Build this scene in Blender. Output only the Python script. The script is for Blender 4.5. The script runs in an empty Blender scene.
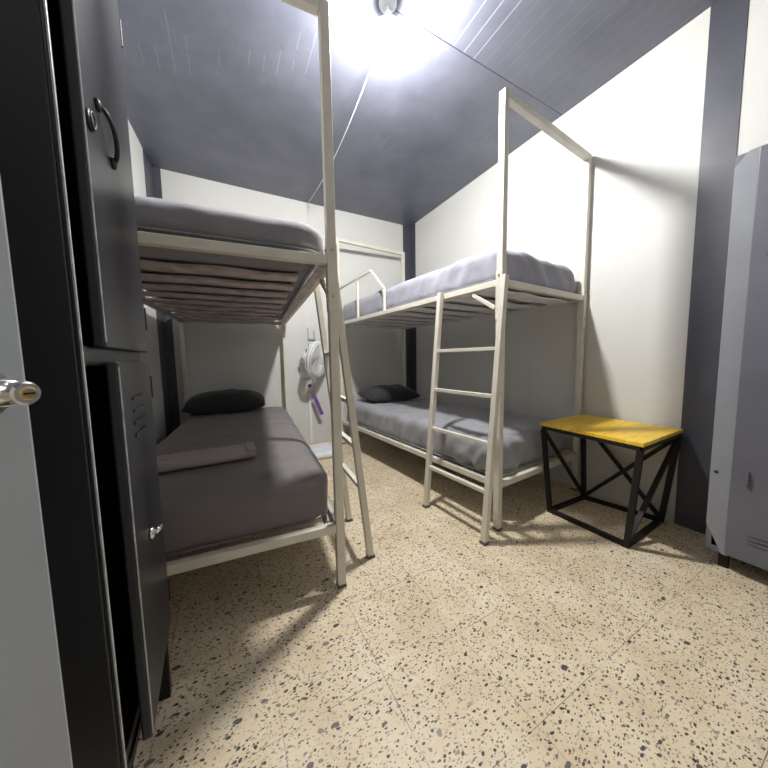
import bpy, bmesh, math, random
from mathutils import Vector, Matrix, noise
random.seed(7)
SC = bpy.context.scene
COL = SC.collection
PI = math.pi

# ------------------------------------------------------------------ helpers
def link(name, me, mat=None, parent=None, smooth=False):
    o = bpy.data.objects.new(name, me)
    COL.objects.link(o)
    if mat: me.materials.append(mat)
    if parent: o.parent = parent
    if smooth:
        for p in me.polygons: p.use_smooth = True
    return o

def obj(name, bm, mat, parent=None, smooth=False, bevel=0, seg=2):
    me = bpy.data.meshes.new(name)
    bmesh.ops.recalc_face_normals(bm, faces=bm.faces)
    bm.to_mesh(me); bm.free()
    o = link(name, me, mat, parent, smooth)
    if bevel:
        m = o.modifiers.new('bevel', 'BEVEL'); m.width = bevel; m.segments = seg
        m.limit_method = 'ANGLE'; m.angle_limit = math.radians(40)
    return o

def tag(o, label, cat, group=None):
    o['label'] = label; o['category'] = cat
    if group: o['group'] = group
    return o

def thing(name, label, cat, loc=(0, 0, 0), rz=0, group=None):
    o = bpy.data.objects.new(name, None); COL.objects.link(o)
    o.location = loc; o.rotation_euler = (0, 0, rz); o.empty_display_size = .05
    return tag(o, label, cat, group)

def holder(name, parent):
    o = bpy.data.objects.new(name, None); COL.objects.link(o); o.parent = parent
    o.empty_display_size = .03
    return o

def struct(name, bm, mat, parent=None, bevel=0):
    o = obj(name, bm, mat, parent, bevel=bevel)
    o['kind'] = 'structure'
    return o

def add_box(bm, x0, x1, y0, y1, z0, z1, M=None):
    vs = [bm.verts.new((x, y, z)) for x in (x0, x1) for y in (y0, y1) for z in (z0, z1)]
    if M is not None:
        for v in vs: v.co = M @ v.co
    for f in ((0, 1, 3, 2), (4, 6, 7, 5), (0, 4, 5, 1), (2, 3, 7, 6), (0, 2, 6, 4), (1, 5, 7, 3)):
        bm.faces.new([vs[i] for i in f])
    return vs

def box(x0, x1, y0, y1, z0, z1):
    bm = bmesh.new(); add_box(bm, x0, x1, y0, y1, z0, z1); return bm

def add_bar(bm, a, b, w, h, upv=(0, 0, 1)):
    """square tube from a to b, w wide across, h high along upv"""
    a = Vector(a); b = Vector(b); d = (b - a); L = d.length; d.normalize()
    up = Vector(upv)
    if abs(d.dot(up)) > .95: up = Vector((0, 1, 0))
    s = d.cross(up).normalized(); up = s.cross(d).normalized()
    vs = []
    for t in (0, L):
        for i, j in ((-1, -1), (1, -1), (1, 1), (-1, 1)):
            vs.append(bm.verts.new(a + d * t + s * (i * w / 2) + up * (j * h / 2)))
    bm.faces.new(vs[0:4]); bm.faces.new(vs[4:8])
    for i in range(4):
        j = (i + 1) % 4
        bm.faces.new((vs[i], vs[j], vs[4 + j], vs[4 + i]))

def bar(a, b, w, h, upv=(0, 0, 1)):
    bm = bmesh.new(); add_bar(bm, a, b, w, h, upv); return bm

def add_tube(bm, pts, r, n=10, closed=False):
    pts = [Vector(p) for p in pts]
    rings = []; N = len(pts)
    prev = None
    for i, p in enumerate(pts):
        if closed: d = pts[(i + 1) % N] - pts[i - 1]
        else: d = pts[min(i + 1, N - 1)] - pts[max(i - 1, 0)]
        d.normalize()
        if prev is None:
            u = d.orthogonal().normalized()
        else:
            u = (prev - d * prev.dot(d)).normalized()
        prev = u; w = d.cross(u)
        rr = r[i] if isinstance(r, (list, tuple)) else r
        rings.append([bm.verts.new(p + (u * math.cos(2 * PI * k / n) + w * math.sin(2 * PI * k / n)) * rr) for k in range(n)])
    rng = N if closed else N - 1
    for i in range(rng):
        A = rings[i]; B = rings[(i + 1) % N]
        for k in range(n):
            bm.faces.new((A[k], A[(k + 1) % n], B[(k + 1) % n], B[k]))
    if not closed:
        bm.faces.new(rings[0]); bm.faces.new(rings[-1])

def tube(pts, r, n=10, closed=False):
    bm = bmesh.new(); add_tube(bm, pts, r, n, closed); return bm

def add_lathe(bm, prof, n=24, M=None):
    """prof: list of (r, z) revolved about z"""
    rings = []
    for r, z in prof:
        ring = []
        for k in range(n):
            v = Vector((r * math.cos(2 * PI * k / n), r * math.sin(2 * PI * k / n), z))
            if M is not None: v = M @ v
            ring.append(bm.verts.new(v))
        rings.append(ring)
    for A, B in zip(rings, rings[1:]):
        for k in range(n):
            bm.faces.new((A[k], A[(k + 1) % n], B[(k + 1) % n], B[k]))
    bm.faces.new(rings[0]); bm.faces.new(rings[-1])

def lathe(prof, n=24, M=None):
    bm = bmesh.new(); add_lathe(bm, prof, n, M); return bm

def soft_box(x0, x1, y0, y1, z0, z1, r, nx, ny, nz, disp):
    """rounded box skinned with fine quads; disp(co, normal) -> new co"""
    bm = bmesh.new()
    cache = {}
    c0 = Vector((x0, y0, z0)); c1 = Vector((x1, y1, z1))
    def vert(i, j, k):
        key = (i, j, k)
        if key in cache: return cache[key]
        p = Vector((x0 + (x1 - x0) * i / nx, y0 + (y1 - y0) * j / ny, z0 + (z1 - z0) * k / nz))
        q = Vector([min(max(p[a], c0[a] + r[a]), c1[a] - r[a]) for a in range(3)])
        d = p - q
        e = Vector([d[a] / r[a] for a in range(3)])
        if e.length > 1e-9:
            # map cube shell onto ellipsoid corner
            m = max(abs(e.x), abs(e.y), abs(e.z))
            e2 = e.normalized() * m
            nrm = e.normalized()
            p = q + Vector([e2[a] * r[a] for a in range(3)])
        else: nrm = Vector((0, 0, 1))
        p = disp(p, nrm)
        v = bm.verts.new(p); cache[key] = v
        return v
    def face(a, b, c, d):
        bm.faces.new((vert(*a), vert(*b), vert(*c), vert(*d)))
    for i in range(nx):
        for j in range(ny):
            for k in (0, nz): face((i, j, k), (i + 1, j, k), (i + 1, j + 1, k), (i, j + 1, k))
    for i in range(nx):
        for k in range(nz):
            for j in (0, ny): face((i, j, k), (i + 1, j, k), (i + 1, j, k + 1), (i, j, k + 1))
    for j in range(ny):
        for k in range(nz):
            for i in (0, nx): face((i, j, k), (i, j + 1, k), (i, j + 1, k + 1), (i, j, k + 1))
    return bm

# ------------------------------------------------------------------ materials
def ramp(nt, fac, stops):
    r = nt.nodes.new('ShaderNodeValToRGB')
    el = r.color_ramp.elements
    while len(el) < len(stops): el.new(.5)
    for e, (p, c) in zip(el, stops):
        e.position = p; e.color = (*c, 1) if len(c) == 3 else c
    nt.links.new(fac, r.inputs[0])
    return r.outputs[0]

def base_mat(name):
    m = bpy.data.materials.new(name); m.use_nodes = True
    nt = m.node_tree; b = nt.nodes['Principled BSDF']
    return m, nt, b

def paint(name, col, rough=.5, var=.08, scale=6, bump=.1, bscale=60, metallic=0, spec=.5, dist=.002):
    m, nt, b = base_mat(name)
    tc = nt.nodes.new('ShaderNodeTexCoord')
    n = nt.nodes.new('ShaderNodeTexNoise'); n.inputs['Scale'].default_value = scale; n.inputs['Detail'].default_value = 5
    nt.links.new(tc.outputs['Object'], n.inputs['Vector'])
    c = ramp(nt, n.outputs['Fac'], [(.3, tuple(x * (1 - var) for x in col)), (.7, tuple(min(1, x * (1 + var)) for x in col))])
    nt.links.new(c, b.inputs['Base Color'])
    b.inputs['Roughness'].default_value = rough
    b.inputs['Metallic'].default_value = metallic
    b.inputs['Specular IOR Level'].default_value = spec
    if bump:
        n2 = nt.nodes.new('ShaderNodeTexNoise'); n2.inputs['Scale'].default_value = bscale; n2.inputs['Detail'].default_value = 4
        nt.links.new(tc.outputs['Object'], n2.inputs['Vector'])
        bp = nt.nodes.new('ShaderNodeBump'); bp.inputs['Strength'].default_value = bump; bp.inputs['Distance'].default_value = dist
        nt.links.new(n2.outputs['Fac'], bp.inputs['Height']); nt.links.new(bp.outputs[0], b.inputs['Normal'])
    return m

def worn(name, col, wear_col, rough, amount=.68, scale=9, spec=.5):
    """painted metal with sparse chips of another colour"""
    m, nt, b = base_mat(name)
    tc = nt.nodes.new('ShaderNodeTexCoord')
    n = nt.nodes.new('ShaderNodeTexNoise'); n.inputs['Scale'].default_value = scale; n.inputs['Detail'].default_value = 9; n.inputs['Roughness'].default_value = .65
    nt.links.new(tc.outputs['Object'], n.inputs['Vector'])
    f = ramp(nt, n.outputs['Fac'], [(amount, (0, 0, 0)), (amount + .03, (1, 1, 1))])
    n3 = nt.nodes.new('ShaderNodeTexNoise'); n3.inputs['Scale'].default_value = 3
    nt.links.new(tc.outputs['Object'], n3.inputs['Vector'])
    c0 = ramp(nt, n3.outputs['Fac'], [(.3, tuple(x * .88 for x in col)), (.7, tuple(x * 1.12 for x in col))])
    mx = nt.nodes.new('ShaderNodeMix'); mx.data_type = 'RGBA'
    nt.links.new(f, mx.inputs[0]); nt.links.new(c0, mx.inputs[6]); mx.inputs[7].default_value = (*wear_col, 1)
    nt.links.new(mx.outputs[2], b.inputs['Base Color'])
    b.inputs['Roughness'].default_value = rough
    b.inputs['Specular IOR Level'].default_value = spec
    n2 = nt.nodes.new('ShaderNodeTexNoise'); n2.inputs['Scale'].default_value = 5; n2.inputs['Detail'].default_value = 3
    nt.links.new(tc.outputs['Object'], n2.inputs['Vector'])
    bp = nt.nodes.new('ShaderNodeBump'); bp.inputs['Strength'].default_value = .25; bp.inputs['Distance'].default_value = .01
    nt.links.new(n2.outputs['Fac'], bp.inputs['Height']); nt.links.new(bp.outputs[0], b.inputs['Normal'])
    return m

def fabric(name, col, rough=.9, wrinkle=.35):
    m, nt, b = base_mat(name)
    tc = nt.nodes.new('ShaderNodeTexCoord')
    n = nt.nodes.new('ShaderNodeTexNoise'); n.inputs['Scale'].default_value = 7; n.inputs['Detail'].default_value = 6
    nt.links.new(tc.outputs['Object'], n.inputs['Vector'])
    c = ramp(nt, n.outputs['Fac'], [(.3, tuple(x * .92 for x in col)), (.7, tuple(x * 1.07 for x in col))])
    nt.links.new(c, b.inputs['Base Color'])
    b.inputs['Roughness'].default_value = rough
    b.inputs['Specular IOR Level'].default_value = .25
    b.inputs['Sheen Weight'].default_value = .15
    n2 = nt.nodes.new('ShaderNodeTexNoise'); n2.inputs['Scale'].default_value = 9; n2.inputs['Detail'].default_value = 2; n2.inputs['Distortion'].default_value = .6
    nt.links.new(tc.outputs['Object'], n2.inputs['Vector'])
    bp = nt.nodes.new('ShaderNodeBump'); bp.inputs['Strength'].default_value = wrinkle; bp.inputs['Distance'].default_value = .02
    nt.links.new(n2.outputs['Fac'], bp.inputs['Height']); nt.links.new(bp.outputs[0], b.inputs['Normal'])
    return m

def math_node(nt, op, a, b=None, c=None):
    n = nt.nodes.new('ShaderNodeMath'); n.operation = op
    for i, v in enumerate((a, b, c)):
        if v is None: continue
        if hasattr(v, 'is_linked') or hasattr(v, 'links'): nt.links.new(v, n.inputs[i])
        else: n.inputs[i].default_value = v
    return n.outputs[0]

def terrazzo():
    m, nt, b = base_mat('terrazzo')
    L = nt.links
    geo = nt.nodes.new('ShaderNodeNewGeometry')
    pos = geo.outputs['Position']
    # gentle warp so the chips are irregular
    wn = nt.nodes.new('ShaderNodeTexNoise'); wn.inputs['Scale'].default_value = 38; wn.inputs['Detail'].default_value = 3
    L.new(pos, wn.inputs['Vector'])
    wsub = nt.nodes.new('ShaderNodeVectorMath'); wsub.operation = 'SUBTRACT'; L.new(wn.outputs['Color'], wsub.inputs[0]); wsub.inputs[1].default_value = (.5, .5, .5)
    wsc = nt.nodes.new('ShaderNodeVectorMath'); wsc.operation = 'SCALE'; L.new(wsub.outputs[0], wsc.inputs[0]); wsc.inputs['Scale'].default_value = .018
    wadd = nt.nodes.new('ShaderNodeVectorMath'); wadd.operation = 'ADD'; L.new(pos, wadd.inputs[0]); L.new(wsc.outputs[0], wadd.inputs[1])
    wp = wadd.outputs[0]
    bn = nt.nodes.new('ShaderNodeTexNoise'); bn.inputs['Scale'].default_value = 4; bn.inputs['Detail'].default_value = 8; bn.inputs['Roughness'].default_value = .7
    L.new(pos, bn.inputs['Vector'])
    cur = ramp(nt, bn.outputs['Fac'], [(.3, (.60, .475, .30)), (.5, (.72, .60, .415)), (.72, (.82, .72, .55))])
    def chips(scale, thr, present, stops, cur, seed):
        mp = nt.nodes.new('ShaderNodeMapping'); mp.inputs['Location'].default_value = (seed, seed * 1.7, 0); mp.inputs['Rotation'].default_value = (0, 0, seed)
        mp.inputs['Scale'].default_value = (1, 1.7, 0)
        L.new(wp, mp.inputs['Vector'])
        v = nt.nodes.new('ShaderNodeTexVoronoi'); v.voronoi_dimensions = '2D'; v.inputs['Scale'].default_value = scale
        L.new(mp.outputs[0], v.inputs['Vector'])
        sep = nt.nodes.new('ShaderNodeSeparateColor'); L.new(v.outputs['Color'], sep.inputs[0])
        on = math_node(nt, 'LESS_THAN', sep.outputs[0], present)
        size = math_node(nt, 'MULTIPLY_ADD', sep.outputs[2], thr * .75, thr * .45)
        near = math_node(nt, 'LESS_THAN', v.outputs['Distance'], size)
        f = math_node(nt, 'MULTIPLY', on, near)
        cc = ramp(nt, sep.outputs[1], stops)
        mx = nt.nodes.new('ShaderNodeMix'); mx.data_type = 'RGBA'
        L.new(f, mx.inputs[0]); L.new(cur, mx.inputs[6]); L.new(cc, mx.inputs[7])
        return mx.outputs[2]
    cur = chips(100, .32, .6, [(0, (.36, .28, .19)), (.4, (.50, .43, .33)), (.7, (.72, .68, .60)), (1, (.30, .25, .20))], cur, 5.1)
    cur = chips(78, .33, .32, [(0, (.06, .052, .047)), (.45, (.12, .10, .085)), (.8, (.30, .24, .18)), (1, (.45, .40, .34))], cur, 1.3)
    cur = chips(46, .25, .26, [(0, (.035, .034, .036)), (.5, (.075, .068, .06)), (.75, (.33, .27, .2)), (1, (.24, .21, .18))], cur, 2.7)
    cur = chips(20, .19, .12, [(0, (.05, .05, .055)), (.5, (.11, .10, .09)), (1, (.42, .38, .32))], cur, 8.2)
    # tile joints: 30.5 cm grid
    sep = nt.nodes.new('ShaderNodeSeparateXYZ'); L.new(pos, sep.inputs[0])
    def joint(s, off, pitch):
        a = math_node(nt, 'SUBTRACT', s, off)
        a = math_node(nt, 'DIVIDE', a, pitch)
        a = math_node(nt, 'FRACT', a)
        a = math_node(nt, 'SUBTRACT', a, .5); a = math_node(nt, 'ABSOLUTE', a)
        return math_node(nt, 'GREATER_THAN', a, .5 - .0011 / pitch)
    g = math_node(nt, 'MAXIMUM', joint(sep.outputs[0], .072 - 3.05, .3055), joint(sep.outputs[1], .44 - 3.10, .31))
    mx = nt.nodes.new('ShaderNodeMix'); mx.data_type = 'RGBA'
    jn = nt.nodes.new('ShaderNodeTexNoise'); jn.inputs['Scale'].default_value = 4.5; jn.inputs['Detail'].default_value = 3
    L.new(pos, jn.inputs['Vector'])
    gf = math_node(nt, 'MULTIPLY', g, ramp(nt, jn.outputs['Fac'], [(.42, (.12,) * 3), (.58, (.85,) * 3)]))
    L.new(gf, mx.inputs[0]); L.new(cur, mx.inputs[6]); mx.inputs[7].default_value = (.10, .075, .05, 1)
    L.new(mx.outputs[2], b.inputs['Base Color'])
    rn = nt.nodes.new('ShaderNodeTexNoise'); rn.inputs['Scale'].default_value = 5; rn.inputs['Detail'].default_value = 5
    L.new(pos, rn.inputs['Vector'])
    rr = ramp(nt, rn.outputs['Fac'], [(.3, (.36,) * 3), (.7, (.55,) * 3)])
    L.new(rr, b.inputs['Roughness'])
    b.inputs['Specular IOR Level'].default_value = .4
    bp = nt.nodes.new('ShaderNodeBump'); bp.inputs['Strength'].default_value = .5; bp.inputs['Distance'].default_value = -.001
    L.new(g, bp.inputs['Height']); L.new(bp.outputs[0], b.inputs['Normal'])
    return m

def ceiling_mat():
    m, nt, b = base_mat('ceiling_boards')
    L = nt.links
    geo = nt.nodes.new('ShaderNodeNewGeometry'); sep = nt.nodes.new('ShaderNodeSeparateXYZ'); L.new(geo.outputs['Position'], sep.inputs[0])
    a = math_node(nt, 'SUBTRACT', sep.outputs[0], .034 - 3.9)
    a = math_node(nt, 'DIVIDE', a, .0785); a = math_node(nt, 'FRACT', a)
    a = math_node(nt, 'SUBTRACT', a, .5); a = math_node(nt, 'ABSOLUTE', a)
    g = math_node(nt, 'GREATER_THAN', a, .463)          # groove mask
    # beyond the joint the painted lit groove lines are fainter and patchy
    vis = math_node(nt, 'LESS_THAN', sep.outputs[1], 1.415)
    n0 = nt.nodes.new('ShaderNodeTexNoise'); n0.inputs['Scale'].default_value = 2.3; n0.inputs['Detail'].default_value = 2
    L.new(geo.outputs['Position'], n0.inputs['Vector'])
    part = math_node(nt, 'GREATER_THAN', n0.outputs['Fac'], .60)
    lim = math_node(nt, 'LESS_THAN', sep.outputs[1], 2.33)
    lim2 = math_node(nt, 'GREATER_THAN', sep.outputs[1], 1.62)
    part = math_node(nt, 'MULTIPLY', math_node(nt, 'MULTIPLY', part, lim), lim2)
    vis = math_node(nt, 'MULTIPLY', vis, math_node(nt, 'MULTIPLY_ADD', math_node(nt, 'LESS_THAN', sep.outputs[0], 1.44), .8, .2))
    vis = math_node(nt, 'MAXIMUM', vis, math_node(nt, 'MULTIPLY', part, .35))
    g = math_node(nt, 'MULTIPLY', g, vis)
    j = math_node(nt, 'LESS_THAN', math_node(nt, 'ABSOLUTE', math_node(nt, 'SUBTRACT', sep.outputs[1], 1.415)), .003)
    n = nt.nodes.new('ShaderNodeTexNoise'); n.inputs['Scale'].default_value = 2.2; n.inputs['Detail'].default_value = 7; n.inputs['Roughness'].default_value = .6
    L.new(geo.outputs['Position'], n.inputs['Vector'])
    c = ramp(nt, n.outputs['Fac'], [(.3, (.11, .118, .155)), (.55, (.15, .158, .20)), (.75, (.19, .20, .25))])
    mx = nt.nodes.new('ShaderNodeMix'); mx.data_type = 'RGBA'
    L.new(g, mx.inputs[0]); L.new(c, mx.inputs[6]); mx.inputs[7].default_value = (.30, .32, .38, 1)  # lit groove edges put into the colour as lighter lines
    mj = nt.nodes.new('ShaderNodeMix'); mj.data_type = 'RGBA'
    L.new(j, mj.inputs[0]); L.new(mx.outputs[2], mj.inputs[6]); mj.inputs[7].default_value = (.03, .03, .035, 1)
    L.new(mj.outputs[2], b.inputs['Base Color'])
    b.inputs['Roughness'].default_value = .42
    n2 = nt.nodes.new('ShaderNodeTexNoise'); n2.inputs['Scale'].default_value = 3.5; n2.inputs['Detail'].default_value = 4
    L.new(geo.outputs['Position'], n2.inputs['Vector'])
    h = math_node(nt, 'MULTIPLY_ADD', g, -.25, n2.outputs['Fac'])
    bp = nt.nodes.new('ShaderNodeBump'); bp.inputs['Strength'].default_value = .35; bp.inputs['Distance'].default_value = .02
    L.new(h, bp.inputs['Height']); L.new(bp.outputs[0], b.inputs['Normal'])
    return m

M = {}
M['wall'] = paint('wall_paint', (.60, .60, .575), .62, .025, 2.5, .25, 14, dist=.004)
M['slate'] = paint('slate_paint', (.062, .065, .084), .45, .12, 5, .3, 12, dist=.004)
M['floor'] = terrazzo()
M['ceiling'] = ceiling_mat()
M['frame'] = paint('cream_metal', (.64, .61, .53), .42, .06, 9, .15, 40)
M['bolt'] = paint('bolt_metal', (.45, .42, .36), .4, .1, 30, 0, metallic=.6)
M['slat'] = paint('slat_wood', (.46, .40, .38), .6, .30, 14, .2, 60)
M['slat_grey'] = paint('slat_metal', (.72, .73, .76), .5, .12, 14, .2, 60)
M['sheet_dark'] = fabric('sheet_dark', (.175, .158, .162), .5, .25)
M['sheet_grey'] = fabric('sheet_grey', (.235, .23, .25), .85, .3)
M['sheet_light'] = fabric('sheet_light', (.30, .30, .35), .85, .3)
M['sheet_mid'] = fabric('sheet_mid', (.30, .30, .325), .6, .3)
M['pillow'] = fabric('pillow_cloth', (.028, .030, .034), .85, .3)
M['blanket'] = fabric('blanket_cloth', (.36, .30, .32), .9, .4)
M['white_cloth'] = fabric('white_cloth', (.75, .77, .80), .8, .5)
M['black_metal'] = worn('black_locker', (.020, .021, .026), (.33, .25, .20), .34, .72, 7)
M['grey_metal'] = worn('grey_locker', (.125, .128, .158), (.45, .42, .42), .42, .76, 8)
M['edge_metal'] = paint('worn_edge', (.42, .42, .43), .4, .3, 30, .1, 60)
M['black'] = paint('black_frame', (.010, .008, .008), .6, .2, 20, .1, 60, spec=.35)
M['chrome'] = paint('satin_chrome', (.72, .69, .66), .25, .05, 30, 0, metallic=1)
M['handle_black'] = paint('black_pull', (.012, .012, .014), .5, .1, 30, 0)
M['door'] = paint('door_paint', (.29, .315, .345), .5, .06, 4, .25, 20, dist=.003)
M['brass'] = paint('brass', (.55, .42, .22), .3, .05, 30, 0, metallic=1)
M['plastic'] = paint('white_plastic', (.78, .79, .80), .35, .03, 20, 0)
M['dark_plastic'] = paint('dark_plastic', (.08, .08, .085), .4, .05, 20, 0)
M['purple'] = fabric('purple_ribbon', (.17, .07, .34), .6, .1)
M['cable'] = paint('white_cable', (.8, .8, .8), .4, .03, 20, 0)

def yellow_mat():
    m, nt, b = base_mat('yellow_top')
    tc = nt.nodes.new('ShaderNodeTexCoord')
    mp = nt.nodes.new('ShaderNodeMapping'); mp.inputs['Scale'].default_value = (3, 22, 1); mp.inputs['Rotation'].default_value = (0, 0, .5)
    nt.links.new(tc.outputs['Object'], mp.inputs[0])
    n = nt.nodes.new('ShaderNodeTexNoise'); n.inputs['Scale'].default_value = 2.2; n.inputs['Detail'].default_value = 8; n.inputs['Roughness'].default_value = .7
    nt.links.new(mp.outputs[0], n.inputs['Vector'])
    c = ramp(nt, n.outputs['Fac'], [(.28, (.42, .22, .01)), (.45, (.80, .50, .03)), (.7, (.90, .62, .07))])
    nt.links.new(c, b.inputs['Base Color']); b.inputs['Roughness'].default_value = .4
    return m
M['yellow'] = yellow_mat()

def bulb_mat():
    m, nt, b = base_mat('bulb_glow')
    b.inputs['Emission Color'].default_value = (1, .985, .96, 1)
    b.inputs['Emission Strength'].default_value = 470
    b.inputs['Base Color'].default_value = (.9, .9, .9, 1)
    return m
M['bulb'] = bulb_mat()

# ------------------------------------------------------------------ the room
ZC = 2.766; XR = 2.285; YB = 3.455; YF = -1.15
def xl(y): return -.50 - .06 * (YB - y)
T = .12
def quad_prism(pts, z0, z1):
    bm = bmesh.new()
    lo = [bm.verts.new((x, y, z0)) for x, y in pts]; hi = [bm.verts.new((x, y, z1)) for x, y in pts]
    bm.faces.new(lo); bm.faces.new(hi)
    n = len(pts)
    for i in range(n): bm.faces.new((lo[i], lo[(i + 1) % n], hi[(i + 1) % n], hi[i]))
    return bm
outer = [(xl(YF) - T, YF - T), (XR + T, YF - T), (XR + T, YB + T), (xl(YB) - T, YB + T)]
struct('floor', quad_prism(outer, -.1, 0), M['floor'])
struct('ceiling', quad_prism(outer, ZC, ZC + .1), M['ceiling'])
struct('wall_back', box(xl(YB) - T, XR + T, YB, YB + T, 0, ZC), M['wall'])
struct('wall_right', box(XR, XR + T, YF, YB, 0, ZC), M['wall'])
struct('wall_left', quad_prism([(xl(YF), YF), (xl(YB), YB), (xl(YB) - T, YB), (xl(YF) - T, YF)], 0, ZC), M['wall'])
struct('wall_front', box(xl(YF) - T, XR + T, YF - T, YF, 0, ZC), M['wall'])
# painted concrete columns that show in the walls
E_ = .005
bm = quad_prism([(2.165, YB), (2.165, YB - E_), (XR - E_, YB - E_), (XR - E_, 3.335), (XR, 3.335), (XR, YB)], 0, ZC)
struct('trim_1', bm, M['slate'])
bm = quad_prism([(-.438, YB), (-.438, YB - E_), (xl(YB) + E_, YB - E_), (xl(3.2) + E_, 3.2), (xl(3.2), 3.2), (xl(YB), YB)], 0, ZC)
struct('trim_2', bm, M['slate'])
struct('trim_3', box(XR - E_, XR, .53, .66, 0, ZC), M['slate'])

# ------------------------------------------------------------------ bunk beds
PW = .037
def bunk(name, label, origin, rz, s, W, L, far_tall, guard, ladder, slat_mat, ztop, zu, zlow, slat_n, sw, sv0, su0):
    t = thing(name, label, 'bunk bed', (*origin, 0), rz)
    X = lambda u: s * u
    h = PW / 2
    def post(u, v, z1, joint):
        bm = bmesh.new(); add_box(bm, X(u) - h, X(u) + h, v - h, v + h, 0.012, z1)
        p = obj('post', bm, M['frame'], t, bevel=.004)
        f = obj('foot_cap', box(X(u) - h - .001, X(u) + h + .001, v - h - .001, v + h + .001, 0, .014), M['dark_plastic'], p)
        if joint:
            k = h + .0022
            sl = obj('sleeve', box(X(u) - k, X(u) + k, v - k, v + k, zu - .22, zu + .045), M['frame'], p, bevel=.003)
            for z in (zu + .02, zu - .16):
                for d in (Vector((0, -1, 0)), Vector((-1, 0, 0))):
                    b = bmesh.new()
                    c = Vector((X(u), v, z)) + d * (k + .001)
                    Mx = Matrix.Translation(c) @ d.to_track_quat('Z', 'Y').to_matrix().to_4x4()
                    add_lathe(b, [(.006, -.001), (.006, .003), (.003, .005)], 8, Mx)
                    obj('bolt', b, M['bolt'], sl)
        return p
    post(0, 0, ztop, True); post(W, 0, ztop, True)
    zf = ztop if far_tall else zu + .10
    post(0, L, zf, False); post(W, L, zf, False)
    b = bar((X(h), 0, ztop - h), (X(W - h), 0, ztop - h), PW, PW); obj('top_beam', b, M['frame'], t, bevel=.004)
    if far_tall:
        b = bar((X(h), L, ztop - h), (X(W - h), L, ztop - h), PW, PW); obj('top_beam', b, M['frame'], t, bevel=.004)
    for z in (zu, zlow):
        zc = z - .018
        for u in (0, W):
            obj('side_rail', bar((X(u), h, zc), (X(u), L - h, zc), .032, .036), M['frame'], t, bevel=.003)
        for v in (0, L):
            obj('end_rail', bar((X(h), v, zc), (X(W - h), v, zc), .032, .036), M['frame'], t, bevel=.003)
        # ledge angles + slats: one base per deck
        bm = bmesh.new()
        for ua, ub in ((.010, .05), (W - .05, W - .010)):
            add_box(bm, min(X(ua), X(ub)), max(X(ua), X(ub)), h, L - h, z - .038, z - .034)
        n = slat_n
        for i in range(n):
            v = sv0 + (L - sv0 - .10) * i / (n - 1)
            sag = .004 * math.sin(i * 2.1)
            N = 14; a_, b2_ = su0 + .02 * math.sin(i * 3.3), W - .03
            g = []
            for q in range(N + 1):
                uu = a_ + (b2_ - a_) * q / N
                dv = .008 * math.sin(i * 5 + q * .9); dz = -.004 * abs(math.sin(i * 2 + q * .55))
                g.append([bm.verts.new((X(uu), v + dv + e * sw, z + zz + dz)) for e, zz in ((-1, -.034), (1, -.034), (1, -.022), (-1, -.022))])
            bm.faces.new(g[0]); bm.faces.new(g[-1])
            for A_, B_ in zip(g, g[1:]):
                for q in range(4): bm.faces.new((A_[q], A_[(q + 1) % 4], B_[(q + 1) % 4], B_[q]))
        obj('slat_base', bm, slat_mat, t)
    # corner gussets under the upper deck
    obj('corner_brace', bar((X(0), .19, zu - .05), (X(0), .035, zu - .15), .02, .02), M['frame'], t, bevel=.002)
    obj('corner_brace', bar((X(0), L - .15, zu - .05), (X(0), L - .035, zu - .15), .02, .02), M['frame'], t, bevel=.002)
    if guard:
        bm = bmesh.new()
        P = [(X(0), L - .035, zu - .01), (X(0), L - .035, zu + .375), (X(0), 1.39, zu + .395), (X(0), 1.165, zu + .185), (X(0), 1.165, zu - .005)]
        for a, b_ in zip(P, P[1:]): add_bar(bm, a, b_, .02, .02, (1, 0, 0))
        g = obj('guard_rail', bm, M['frame'], t, bevel=.003)
        obj('guard_upright', bar((X(0), 1.66, zu - .005), (X(0), 1.66, zu + .38), .02, .02), M['frame'], g, bevel=.002)
    # ladder
    (v0, v1, lean, rungs) = ladder
    lad = holder('ladder', t)
    ztp = zu + .005
    off = .0175 + .017
    def lu(z): return -(off + (lean - off) * (1 - z / ztp))
    for v in (v0, v1):
        bm = bmesh.new(); add_bar(bm, (X(lu(.01)), v, .01), (X(lu(ztp)), v, ztp), .032, .032, (0, 1, 0))
        st = obj('stile', bm, M['frame'], lad, bevel=.003)
        obj('foot_cap', box(X(lu(0)) - .018, X(lu(0)) + .018, v - .018, v + .018, 0, .016), M['dark_plastic'], st)
    for z in rungs:
        obj('rung', bar((X(lu(z)), v0 + .016, z), (X(lu(z)), v1 - .016, z), .026, .02), M['frame'], lad, bevel=.002)
    return t

R1, R2 = -.0783, .0793
O1 = (.3946, 1.176); O2 = (1.3326, 1.1322)
W1, L1 = .93, 2.17; W2, L2 = .915, 2.12
ZU = 1.418
bed1 = bunk('bunk_bed', 'cream metal bunk bed beside the black locker, with two dark grey mattresses', O1, R1, -1, W1, L1, False, False,
            (.12, .49, .185, (1.03, .80, .58, .37)), M['slat'], 2.334, 1.415, .292, 10, .048, .26, .10)
bed2 = bunk('bunk_bed', 'cream metal bunk bed against the right wall, guard rail on its upper deck', O2, R2, 1, W2, L2, True, True,
            (-.045, .43, .17, (1.043, .79, .535, .276)), M['slat_grey'], 2.356, 1.418, .285, 9, .06, .14, .03)

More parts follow.
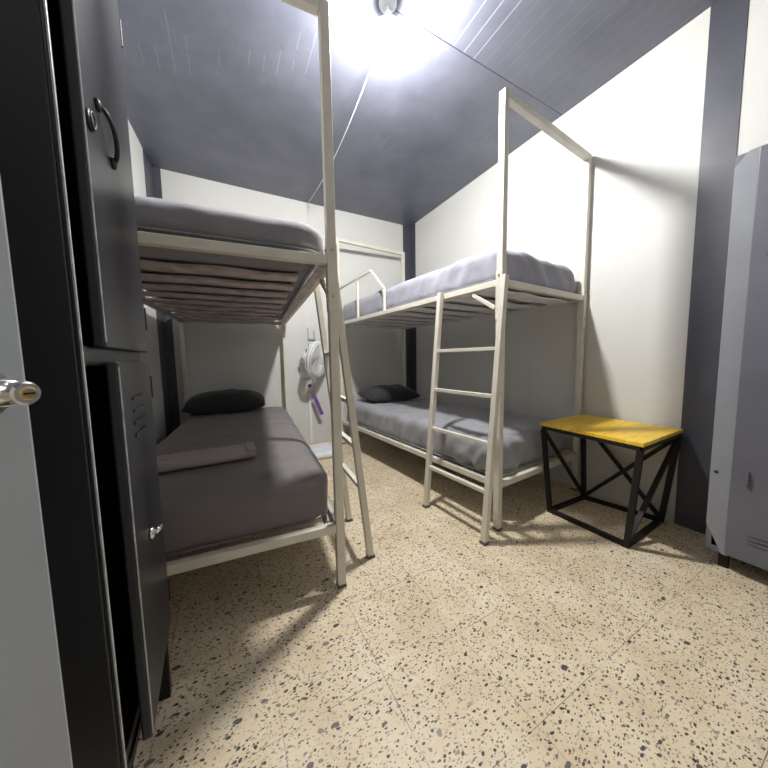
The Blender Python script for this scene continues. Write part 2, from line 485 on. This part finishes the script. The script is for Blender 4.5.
# ------------------------------------------------------------------ bedding
def nz(p, s, o=0): return noise.noise(Vector((p.x * s + o, p.y * s + o * .7, p.z * s - o)))
def mattress(label, mat, origin, rz, s, u0, u1, v0, v1, z0, z1, seed, fold=.006, crown=.012, rr=.09, folds_side=None, group=None):
    xa, xb = sorted((s * u0, s * u1))
    cx, cy = (xa + xb) / 2, (v0 + v1) / 2
    H = z1 - z0
    def disp(p, n):
        q = p.copy()
        # mattress belly: soft crown on the top
        fx = 1 - abs((p.x - cx) / ((xb - xa) / 2)) ** 4; fy = 1 - abs((p.y - cy) / ((v1 - v0) / 2)) ** 6
        if n.z > .2 or p.z > z0 + H * .6: q.z += crown * max(fx, 0) * max(fy, 0)
        d = fold * (nz(p, 4, seed) + .6 * nz(p, 9, seed + 3))
        # tension creases running down and back along the long sides
        side = abs(n.x) > .5 or abs(n.y) > .5
        if side:
            w = p.y + .55 * (p.z - z0) + p.x * .6
            c = noise.noise(Vector((w * 13, p.z * 3, seed)))
            m = .5 + .5 * noise.noise(Vector((p.y * 1.7, p.x * 1.7, seed + 9)))
            d += fold * 2.4 * c * m + fold * .9 * noise.noise(Vector((w * 31, p.z * 5, seed + 5))) * m
        return q + n * d
    bm = soft_box(xa, xb, v0, v1, z0, z1, (rr, rr, min(.06, H * .42)), 46, 100, 10, disp)
    o = obj('mattress', bm, mat, None, smooth=True)
    o.location = (*origin, 0); o.rotation_euler = (0, 0, rz)
    tag(o, label, 'mattress', group)
    bm = bmesh.new()
    # piping seam around the top edge
    pts = []
    for k in range(120):
        a = 2 * PI * k / 120
        ca, sa = math.cos(a), math.sin(a)
        r_ = rr + .004
        px = cx + ((xb - xa) / 2 - r_) * (1 if ca > 0 else -1) * (1 if abs(ca) > .0 else 0) + r_ * ca
        py = cy + ((v1 - v0) / 2 - r_) * (1 if sa > 0 else -1) + r_ * sa
        pts.append((px, py, z0 + .03))
    add_tube(bm, pts, .004, 6, True)
    obj('hem_seam', bm, mat, o, smooth=True)
    return o

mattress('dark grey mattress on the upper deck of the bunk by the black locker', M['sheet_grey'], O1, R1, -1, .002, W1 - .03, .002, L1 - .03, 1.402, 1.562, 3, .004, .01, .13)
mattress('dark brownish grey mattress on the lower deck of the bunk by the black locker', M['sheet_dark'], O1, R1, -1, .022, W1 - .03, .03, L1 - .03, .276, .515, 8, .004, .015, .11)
mattress('pale grey mattress on the upper deck of the bunk on the right wall', M['sheet_light'], O2, R2, 1, .02, W2 - .03, .03, L2 - .03, 1.404, 1.622, 14, .010, .010, .06)
mattress('creased grey mattress on the lower deck of the bunk on the right wall', M['sheet_mid'], O2, R2, 1, .02, W2 - .03, .04, L2 - .03, .270, .515, 21, .014, .012, .09)

def pillow(label, loc, rz, lx, ly, h, seed, tilt=0):
    bm = bmesh.new()
    nx, ny = 40, 28
    def P(i, j, sgn):
        a = -1 + 2 * i / nx; b = -1 + 2 * j / ny
        e = max(0, (1 - abs(a) ** 2.6)) ** .5 * max(0, (1 - abs(b) ** 2.6)) ** .5
        pinch = 1 - .06 * (1 - abs(b) ** 2) * abs(a) ** 3 - 0
        pin2 = 1 - .08 * (1 - abs(a) ** 2) * abs(b) ** 3
        x = a * lx / 2 * pin2; y = b * ly / 2 * pinch
        z = h * (.42 if sgn < 0 else .60) * e * sgn
        v = Vector((x, y, z))
        z += .010 * noise.noise(Vector((x * 9, y * 9, seed))) * (e ** .5) * 1.2
        if sgn < 0: z = max(z, -h * .34)
        return (x, y, z + h * .34)
    grid = {}
    for sgn in (1, -1):
        for i in range(nx + 1):
            for j in range(ny + 1):
                edge = i in (0, nx) or j in (0, ny)
                key = (i, j, 0 if edge else sgn)
                if key not in grid: grid[key] = bm.verts.new(P(i, j, sgn))
    for sgn in (1, -1):
        g = lambda i, j: grid[(i, j, 0 if (i in (0, nx) or j in (0, ny)) else sgn)]
        for i in range(nx):
            for j in range(ny): bm.faces.new((g(i, j), g(i + 1, j), g(i + 1, j + 1), g(i, j + 1)))
    o = obj('pillow', bm, M['pillow'], smooth=True)
    o.location = loc; o.rotation_euler = (tilt, 0, rz)
    return tag(o, label, 'pillow')
pillow('charcoal pillow against the back wall on the bunk beside the black locker', (-.02, 3.12, .540), R1, .66, .36, .20, 4, .12)
pillow('charcoal pillow at the far end of the lower bunk on the right wall', (1.60, 2.90, .535), R2 - .05, .62, .40, .17, 9, .1)

# folded blanket across the left lower bunk
def blanket():
    def disp(p, n):
        w = noise.noise(Vector((p.x * 9 + p.y * 14, p.y * 3, 2))) * .010 + noise.noise(Vector((p.x * 22, p.y * 25, 5))) * .003
        return p + Vector((0, n.y * w * .5, max(0, n.z) * abs(w) * 1.2 + (w * .2 if n.z > 0 else 0)))
    bm = soft_box(-.30, .30, -.095, .095, 0, .034, (.02, .025, .014), 60, 24, 5, disp)
    o = obj('folded_blanket', bm, M['blanket'], smooth=True)
    o.location = (-.20, 1.59, .534); o.rotation_euler = (0, 0, .02)
    tag(o, 'pinkish grey blanket folded into a strip across the lower bunk by the black locker', 'blanket')
    bm = soft_box(.255, .302, -.088, .088, .030, .041, (.012, .02, .005), 8, 16, 2, lambda p, n: p)
    obj('turned_fold', bm, M['blanket'], o, smooth=True)
blanket()

# white sheet folded on the floor between the beds
def sheet():
    def disp(p, n):
        w = noise.noise(Vector((p.x * 8, p.y * 8, 3))) * .012
        return p + Vector((0, 0, max(0, n.z) * w))
    bm = soft_box(-.13, .13, -.20, .20, 0, .06, (.03, .03, .025), 22, 34, 5, disp)
    o = obj('folded_sheet', bm, M['white_cloth'], smooth=True)
    o.location = (.855, 3.02, .002); o.rotation_euler = (0, 0, -.1)
    tag(o, 'white folded sheet lying on the floor between the beds, under the fan', 'sheet')
sheet()

# ------------------------------------------------------------------ table
def table():
    t = thing('side_table', 'square yellow-topped table on a black crossed metal frame beside the right bunk', 'table', (2.0, .90, 0))
    top = [(1.752, 1.165), (1.728, .625), (2.252, .640), (2.252, 1.175)]
    def loc(p, z): return (p[0] - 2.0, p[1] - .90, z)
    bm = bmesh.new()
    lo = [bm.verts.new(loc(p, .556)) for p in top]; hi = [bm.verts.new(loc(p, .575)) for p in top]
    bm.faces.new(lo); bm.faces.new(hi)
    for i in range(4): bm.faces.new((lo[i], lo[(i + 1) % 4], hi[(i + 1) % 4], hi[i]))
    obj('tabletop', bm, M['yellow'], t, bevel=.002)
    bm = bmesh.new()
    ins = [(1.765, 1.150), (1.742, .640), (2.238, .655), (2.238, 1.160)]
    for i in range(4): add_bar(bm, loc(ins[i], .545), loc(ins[(i + 1) % 4], .545), .022, .022)
    obj('apron_frame', bm, M['black'], t)
    ft = [(1.778, 1.098), (1.783, .690), (2.232, .705), (2.150, 1.090)]
    for a, b_ in zip(ins, ft): obj('leg', bar(loc(a, .535), loc(b_, .0), .024, .024, (1, 0, 0)), M['black'], t)
    bm = bmesh.new()
    for i in range(4): add_bar(bm, loc(ft[i], .012), loc(ft[(i + 1) % 4], .012), .024, .024)
    obj('foot_frame', bm, M['black'], t)
    FL, FR, BR, BL = 0, 1, 2, 3
    def brace(a, b_): obj('cross_brace', bar(loc(ins[a], .53), loc(ft[b_], .02), .022, .014, (1, 0, 0)), M['black'], t)
    brace(BL, BR); brace(BR, BL); brace(FL, BL); brace(BR, FR)
table()

# ------------------------------------------------------------------ lockers
def locker(name, label, y0, y1, xf, depth, face, z0, z1, zs, mat, gap, ajar, loc_feet=True):
    """face = +1: front looks to +x, -1: front looks to -x; local origin at the front plane on the floor"""
    yc = (y0 + y1) / 2
    t = thing(name, label, 'locker', (xf, yc, 0))
    h = (y1 - y0) / 2; s = face
    def bx(x0, x1, a, b_, c, d, bm=None):
        bm = bm or bmesh.new()
        lo, hi = sorted((s * x0, s * x1)); add_box(bm, lo, hi, a, b_, c, d); return bm
    bm = bmesh.new()
    bx(-depth, 0, -h, -h + .012, z0, z1, bm); bx(-depth, 0, h - .012, h, z0, z1, bm)      # side panels
    bx(-depth, -.002, -h + .012, h - .012, z0, z0 + .02, bm); bx(-depth, -.002, -h + .012, h - .012, z1 - .02, z1, bm)
    bx(-depth, -depth + .012, -h + .012, h - .012, z0 + .02, z1 - .02, bm)
    bx(-depth + .012, -.002, -h + .012, h - .012, zs - .01, zs + .01, bm)
    c = obj('carcass', bm, mat, t, bevel=.003)
    bm = bmesh.new()
    for a, b_ in ((-h, -h + gap), (h - .02, h)): bx(0, .006, a, b_, z0, z1, bm)
    for a, b_ in ((z0, z0 + .025), (zs - .017, zs + .017), (z1 - .025, z1)): bx(.0005, .0055, -h + .01, h - .01, a, b_, bm)
    obj('front_frame', bm, mat, t, bevel=.002)
    return t, bx, h

def door(t, bx, h, s, y0, y1, z0, z1, x, th, ang, mat, edge=True):
    """door hinged at y1 (far side), swung out by ang"""
    piv = Vector((s * x, y1, 0))
    d = bpy.data.objects.new('door', None)
    bm = bmesh.new()
    bx(x, x + th, y0, y1, z0, z1, bm)
    for v in bm.verts: v.co = Matrix.Translation(piv) @ Matrix.Rotation(ang * s, 4, 'Z') @ Matrix.Translation(-piv) @ v.co
    o = obj('door', bm, mat, t, bevel=.004, seg=3)
    return o, (lambda x_, y, z: Matrix.Translation(piv) @ Matrix.Rotation(ang * s, 4, 'Z') @ Matrix.Translation(-piv) @ Vector((s * x_, y, z)))

# black locker beside the left bunk
BY0, BY1, BX = .660, 1.035, -.215
lk, bx1, h1 = locker('locker', 'tall black two-door metal locker with worn edges beside the left bunk', BY0, BY1, BX, .385, 1, .24, 1.92, 1.013, M['black_metal'], .008, 0)
bm = bmesh.new(); bx1(.0045, .0075, -h1 - .0012, -h1 + .0035, .24, 1.92, bm)
obj('worn_corner', bm, M['edge_metal'], lk, bevel=.001)['label'] = 'bare metal corner edge'
bm = bmesh.new()
for xx in (-.002, -.365): add_bar(bm, (xx, -h1, .229), (xx, h1, .229), .024, .02)
for yy in (-h1 + .012, h1 - .012): add_bar(bm, (-.365, yy, .229), (.0, yy, .229), .024, .02)
st = obj('stand', bm, M['black'], lk)
for yy in (-h1 + .012, h1 - .012): obj('foot_bar', bar((-.353, yy, .011), (-.014, yy, .011), .020, .022), M['black'], st)
for yy in (-h1 + .012, h1 - .012):
    for xx in (-.002, -.365): obj('leg', bar((xx, yy, .225), (xx, yy, 0), .024, .024, (1, 0, 0)), M['black'], st)
def y_(w): return w - (BY0 + BY1) / 2
for (z0, z1, ang, upper) in ((1.028, 1.90, .004, True), (.236, 1.003, .045, False)):
    d, tr = door(lk, bx1, h1, 1, y_(.700), y_(1.024), z0, z1, .007, .018, ang, M['black_metal'])
    xo = .007 + .018
    bm = bmesh.new()
    P = [tr(xo + .0005, y_(.7005), z0 + .01), tr(xo + .0005, y_(.7005), z1 - .01)]
    add_tube(bm, P, .0016, 6)
    obj('worn_edge', bm, M['edge_metal'], d)['label'] = 'scratched bare metal edge'
    for zz in (z0 + .06, z1 - .10):
        bm = bmesh.new(); a = tr(xo - .003, y_(1.024), zz)
        add_lathe(bm, [(.006, 0), (.006, .06)], 10, Matrix.Translation(a)); obj('hinge', bm, M['black'], d, smooth=False)
    if upper:
        a = tr(xo, y_(.775), 1.485); b_ = tr(xo, y_(.845), 1.42)
        bm = bmesh.new(); pts = []
        for k in range(13):
            f = k / 12; p = a.lerp(b_, f); p.x += .014 * math.sin(PI * f) ** .5 + .002; p.z += .008 * math.sin(PI * f); pts.append(p)
        add_tube(bm, pts, .0042, 10)
        for p in (a, b_): add_lathe(bm, [(.011, 0), (.011, .004), (.006, .007)], 14, Matrix.Translation(p) @ Matrix.Rotation(PI / 2, 4, 'Y'))
        obj('pull_handle', bm, M['handle_black'], d, smooth=True)
        c = tr(xo, y_(.725), 1.425)
        bm = bmesh.new(); add_lathe(bm, [(.017, 0), (.017, .003), (.013, .005)], 16, Matrix.Translation(c) @ Matrix.Rotation(PI / 2, 4, 'Y'))
        add_tube(bm, [c + Vector((.005, .011 * math.cos(q), .013 * math.sin(q))) for q in [2 * PI * k / 16 for k in range(16)]], .0022, 6, True)
        obj('hasp_ring', bm, M['handle_black'], d, smooth=True)
    else:
        bm = bmesh.new(); a = tr(xo, y_(.84), .60)
        add_lathe(bm, [(.014, 0), (.014, .006), (.007, .010)], 14, Matrix.Translation(a) @ Matrix.Rotation(PI / 2, 4, 'Y'))
        add_tube(bm, [a + Vector((.010, 0, 0)), a + Vector((.016, .012, .003)), a + Vector((.016, .045, -.006)), a + Vector((.012, .052, -.016))], [.006, .006, .005, .004], 8)
        obj('latch_handle', bm, M['chrome'], d, smooth=True)
        bm = bmesh.new()
        for k in range(4):
            z = .925 - k * .026
            p = tr(xo, y_(.83), z)
            for sy in (0,):
                A = p + Vector((0, -.045, 0)); Bq = p + Vector((0, .045, 0))
                add_bar(bm, A + Vector((.002, 0, 0)), Bq + Vector((.002, 0, 0)), .006, .006)
        obj('vent_louvres', bm, M['black_metal'], d)

# grey locker at the right
GY0, GY1, GX = .03, .458, 1.975
lg, bx2, h2 = locker('locker', 'grey metal locker against the right wall beside the dark painted column', GY0, GY1, GX, .295, -1, .075, 1.835, .985, M['grey_metal'], .02, 0)
bm = bmesh.new()
# wide front stile with clipped corners
pts = [(h2, .20), (h2, 1.785), (h2 - .038, 1.835), (h2 - .075, 1.835), (h2 - .075, .075), (h2 - .055, .075)]
for sx in (-.022, -.006):
    pass
lo = [bm.verts.new((.030, y, z)) for y, z in pts]; hi = [bm.verts.new((-.014, y, z)) for y, z in pts]
bm.faces.new(lo); bm.faces.new(hi)
for i in range(len(pts)): bm.faces.new((lo[i], lo[(i + 1) % len(pts)], hi[(i + 1) % len(pts)], hi[i]))
obj('front_stile', bm, paint('grey_stile', (.24, .25, .28), .38, .08, 6, .1, 30), lg, bevel=.002)
for yy in (-h2 + .02, h2 - .07):
    for xx in (.02, .25): obj('leg', box(xx, xx + .03, yy, yy + .03, 0, .08), M['black'], lg)
def yg(w): return w - (GY0 + GY1) / 2
bm = bmesh.new(); add_lathe(bm, [(.007, 0), (.007, .002), (.004, .003)], 14, Matrix.Translation((-.0145, yg(.438), .455)) @ Matrix.Rotation(-PI / 2, 4, 'Y'))
obj('lock_hole', bm, M['handle_black'], lg)
for (z0, z1) in ((.085, 1.83),):
    bm = bmesh.new(); add_box(bm, -.024, -.010, yg(.055), yg(.392), z0, z1)
    d = obj('door', bm, M['grey_metal'], lg, bevel=.004, seg=3)
    bm = bmesh.new()
    for zv in ([.81, .79, .77], [.215, .197, .179]):
        bm = bmesh.new()
        for z in zv:
            y1v = yg(.302) if z > .5 else yg(.33)
            add_bar(bm, (-.026, y1v - .12, z), (-.026, y1v, z), .006, .007)
        obj('vent_louvres', bm, M['grey_metal'], d)
    if True:
        bm = bmesh.new()
        c = Vector((-.024, yg(.305), 1.395))
        pp = [c + Vector((0, .035, .0)), c + Vector((-.020, .032, .004)), c + Vector((-.030, 0, .022)), c + Vector((-.030, -.045, .032)), c + Vector((0, -.055, .036))]
        add_tube(bm, pp, [.009, .012, .015, .013, .009], 12)
        obj('pull_handle', bm, M['chrome'], d, smooth=True)
        bm = bmesh.new()
        c = Vector((-.024, yg(.345), .46))
        add_bar(bm, c + Vector((-.008, 0, .028)), c + Vector((-.008, 0, -.028)), .016, .012)
        obj('latch_handle', bm, M['grey_metal'], d, bevel=.003)

# ------------------------------------------------------------------ the open room door at the left
def room_door():
    e = Vector((-.1985, .478)); dr = Vector((-.6, -.8)); nb = Vector((-.8, .6))
    hinge = e + dr * .80
    ang = math.atan2(-dr.y, -dr.x)
    # local: x from hinge to free edge, y = thickness away from the camera side
    bm = box(0, .80, 0, .04, .012, 2.05)
    o = struct('door_1', bm, M['door'], bevel=.003)
    o.location = (hinge.x, hinge.y, 0); o.rotation_euler = (0, 0, ang)
    # lever: rose, neck, lever and key cylinder (front is local -y)
    hx, hz = .757, .973
    Rf = Matrix.Translation((hx, 0, hz)) @ Matrix.Rotation(PI / 2, 4, 'X')
    hd = obj('door_handle', lathe([(.028, 0), (.028, .006), (.014, .010), (.0125, .052)], 28, Rf), M['chrome'], o, smooth=True)
    hd.data.polygons.foreach_set('use_smooth', [True] * len(hd.data.polygons))
    bm = bmesh.new()
    add_tube(bm, [(hx + .006, -.052, hz), (hx - .02, -.055, hz), (hx - .06, -.055, hz), (hx - .115, -.052, hz)], [.0108, .0112, .0115, .0105], 14)
    obj('lever', bm, M['chrome'], hd, smooth=True)
    C2 = Matrix.Translation((hx + .001, -.050, hz)) @ Matrix.Rotation(PI / 2, 4, 'X')
    obj('hub', lathe([(.0112, -.012), (.0112, .018), (.0095, .020)], 28, C2), M['chrome'], hd)
    obj('key_cylinder', lathe([(.0062, .0195), (.0062, .0212), (.005, .0216)], 20, C2), M['brass'], hd)
    obj('keyhole', box(hx - .003, hx + .005, -.0722, -.071, hz - .001, hz + .001), M['black'], hd)
room_door()

# ------------------------------------------------------------------ lamp and its cable
LX, LY = .805, 1.40
def lamp():
    t = thing('ceiling_lamp', 'bright bare light bulb in a white socket hanging from the ceiling', 'lamp', (LX, LY, ZC))
    obj('rose', lathe([(.045, 0), (.045, -.012), (.028, -.022), (.008, -.026)], 24), M['plastic'], t, smooth=False)
    obj('cord', tube([(0, 0, -.02), (0, 0, -.055)], .004, 8), M['cable'], t, smooth=True)
    obj('socket', lathe([(.010, -.048), (.018, -.054), (.020, -.078), (.019, -.088)], 20), M['plastic'], t)
    obj('heat_sink', lathe([(.018, -.086), (.030, -.096), (.048, -.106), (.0565, -.112), (.0570, -.120)], 24), M['plastic'], t)
    prof = [(.0565, -.120), (.0580, -.134), (.0565, -.150), (.052, -.164), (.043, -.179), (.030, -.190), (.014, -.196), (.002, -.197)]
    obj('bulb', lathe(prof, 16), M['bulb'], t, smooth=True)
lamp()
def cable():
    a = Vector((LX + .03, LY + .04, ZC - .012)); b_ = Vector((.905, YB - .012, ZC - .004))
    bm = bmesh.new(); pts = []
    for k in range(25):
        f = k / 24; p = a.lerp(b_, f); p.z -= .11 * 4 * f * (1 - f) * (1.15 - .3 * f)
        pts.append(p)
    pts += [Vector((.903, YB - .006, 2.5)), Vector((.90, YB - .006, 2.0)), Vector((.895, YB - .006, 1.56)), Vector((.86, YB - .006, 1.35)), Vector((.845, YB - .012, 1.15))]
    add_tube(bm, pts, .0035, 8)
    o = obj('lamp_cable', bm, M['cable'], smooth=True)
    tag(o, 'thin white cable sagging from the lamp to the back wall and down to the fan', 'cable')
cable()

# ------------------------------------------------------------------ wall fan
def fan():
    c = Vector((.885, 3.21, 1.00))
    t = thing('wall_fan', 'white round wall fan on a bracket on the back wall between the bunks', 'fan', (.80, YB, .92))
    off = Vector((.80, YB, .92))
    ax = Vector((.70, -.68, -.16)).normalized()
    q = ax.to_track_quat('Z', 'Y').to_matrix().to_4x4()
    Mx = Matrix.Translation(c - off) @ q
    R = .20
    bm = bmesh.new()
    ring = lambda r, z: [Mx @ Vector((r * math.cos(2 * PI * k / 48), r * math.sin(2 * PI * k / 48), z)) for k in range(48)]
    add_tube(bm, ring(R, 0), .010, 8, True)
    add_tube(bm, ring(R * .97, .028), .004, 6, True); add_tube(bm, ring(R * .97, -.035), .004, 6, True)
    for k in range(60):
        a = 2 * PI * k / 60
        def P(r, z, da=0): return Mx @ Vector((r * math.cos(a + da), r * math.sin(a + da), z))
        add_tube(bm, [P(.045, .062, .25), P(.11, .056, .12), P(R * .88, .040, .02), P(R, 0), P(R * .93, -.045), P(.10, -.07), P(.05, -.075)], .0022, 4)
    obj('cage', bm, M['plastic'], t)
    obj('badge', lathe([(.048, .056), (.048, .064), (.03, .068)], 24, Mx), M['plastic'], t)
    bm = bmesh.new()
    for k in range(3):
        a0 = 2 * PI * k / 3
        for sgn in (0,):
            g = []
            for i in range(7):
                r = .03 + .14 * i / 6
                row = []
                for j in range(6):
                    w = -.5 + j / 5
                    aa = a0 + w * (1.5 - .35 * i / 6) + .25 * i / 6
                    row.append(bm.verts.new(Mx @ Vector((r * math.cos(aa), r * math.sin(aa), .015 * (-w) * 1.6))))
                g.append(row)
            for i in range(6):
                for j in range(5): bm.faces.new((g[i][j], g[i][j + 1], g[i + 1][j + 1], g[i + 1][j]))
    bl = obj('blades', bm, M['plastic'], t, smooth=True)
    so = bl.modifiers.new('solid', 'SOLIDIFY'); so.thickness = .003
    obj('motor_housing', lathe([(.02, -.19), (.052, -.18), (.062, -.14), (.064, -.09), (.055, -.07)], 28, Mx), M['plastic'], t, smooth=True)
    obj('swing_knob', lathe([(.008, .0), (.008, .03), (.014, .032), (.014, .045)], 14, Mx @ Matrix.Translation((-.01, .05, -.14)) @ Matrix.Rotation(-PI / 2, 4, 'X')), M['dark_plastic'], t)
    rear = (Mx @ Vector((0, 0, -.13)))
    arm = bmesh.new()
    add_tube(arm, [rear + Vector((0, 0, -.05)), rear + Vector((.0, .0, -.12)), Vector((0, -.06, .02)), Vector((0, -.03, 0))], [.022, .022, .020, .020], 12)
    obj('bracket_arm', arm, M['plastic'], t, smooth=True)
    obj('wall_plate', box(-.06, .06, -.035, 0, -.12, .10), M['plastic'], t, bevel=.008)
    # pull cord
    cd0 = Vector((.062, -.10, -.03)); 
    bm = tube([cd0, cd0 + Vector((.0, -.003, -.14)), cd0 + Vector((.004, 0, -.30))], .0022, 6)
    add_tube(bm, [Vector((.0, -.06, .005)), cd0], .004, 6)
    obj('pull_cord', bm, M['dark_plastic'], t)
    # ribbon tied to the cord
    A = Vector((.80, YB, .92)) + cd0 + Vector((.004, 0, -.296))
    bm = bmesh.new(); n = 10; g = []
    for i in range(n + 1):
        f = i / n
        p = Vector((.085 * f, -.015 * f, -.235 * f))
        w = Vector((.022, .008 * math.sin(f * 3), .004))
        g.append((bm.verts.new(p - w), bm.verts.new(p + w)))
    for a, b_ in zip(g, g[1:]): bm.faces.new((a[0], a[1], b_[1], b_[0]))
    r = obj('ribbon', bm, M['purple'], smooth=True); r.location = A
    s = r.modifiers.new('solid', 'SOLIDIFY'); s.thickness = .003
    tag(r, 'purple ribbon hanging from the pull cord of the fan', 'ribbon')
fan()

# steel hook above the fan
bm = bmesh.new()
add_bar(bm, (-.035, -.008, .12), (-.035, -.008, -.01), .010, .006, (0, 1, 0)); add_bar(bm, (.035, -.008, .09), (.035, -.008, -.03), .010, .006, (0, 1, 0))
add_bar(bm, (-.04, -.012, -.01), (.04, -.03, -.01), .008, .012)
hk = obj('wall_hook', bm, paint('zinc', (.35, .35, .34), .4, .1, 30, 0, metallic=.7)); hk.location = (.885, YB - .003, 1.25)
tag(hk, 'small grey metal bracket hook on the back wall above the fan', 'hook')
# cable duct down to the floor
bm = box(-.012, .012, -.014, 0, .0, .60)
du = obj('cable_duct', bm, M['plastic'], bevel=.002); du.location = (.842, YB, .005)
tag(du, 'narrow white cable duct running down the back wall under the fan', 'cable duct')
so = thing('wall_socket', 'small white wall socket with a black plug above the cable duct', 'socket', (.842, YB, .70))
obj('plate', box(-.04, .04, -.010, 0, -.06, .06), M['plastic'], so, bevel=.003)
obj('plug', lathe([(.020, 0), (.020, .03), (.012, .036)], 16, Matrix.Translation((0, -.010, .0)) @ Matrix.Rotation(PI / 2, 4, 'X')), M['dark_plastic'], so)

# ------------------------------------------------------------------ world, camera, colour
w = bpy.data.worlds.new('world'); SC.world = w; w.use_nodes = True
w.node_tree.nodes['Background'].inputs[0].default_value = (.5, .55, .6, 1)
w.node_tree.nodes['Background'].inputs[1].default_value = .0

yaw, pitch, roll, F = .4897, .0863, -.0173, 293.15
fw = Vector((math.sin(yaw) * math.cos(pitch), math.cos(yaw) * math.cos(pitch), -math.sin(pitch)))
rt = Vector((math.cos(yaw), -math.sin(yaw), 0)); up = rt.cross(fw)
rt2 = rt * math.cos(roll) + up * math.sin(roll); up2 = -rt * math.sin(roll) + up * math.cos(roll)
cam = bpy.data.cameras.new('camera'); co = bpy.data.objects.new('camera', cam); COL.objects.link(co)
cam.sensor_fit = 'HORIZONTAL'; cam.sensor_width = 36; cam.lens = F / 768 * 36; cam.clip_start = .02
Rm = Matrix((rt2, up2, -fw)).transposed()
co.matrix_world = Matrix.Translation((0, 0, 1.0)) @ Rm.to_4x4()
SC.camera = co
SC.view_settings.view_transform = 'Standard'; SC.view_settings.look = 'None'
SC.view_settings.exposure = 1.75; SC.view_settings.gamma = 1
SC.view_settings.use_curve_mapping = False
SC.cycles.max_bounces = 10; SC.cycles.diffuse_bounces = 4
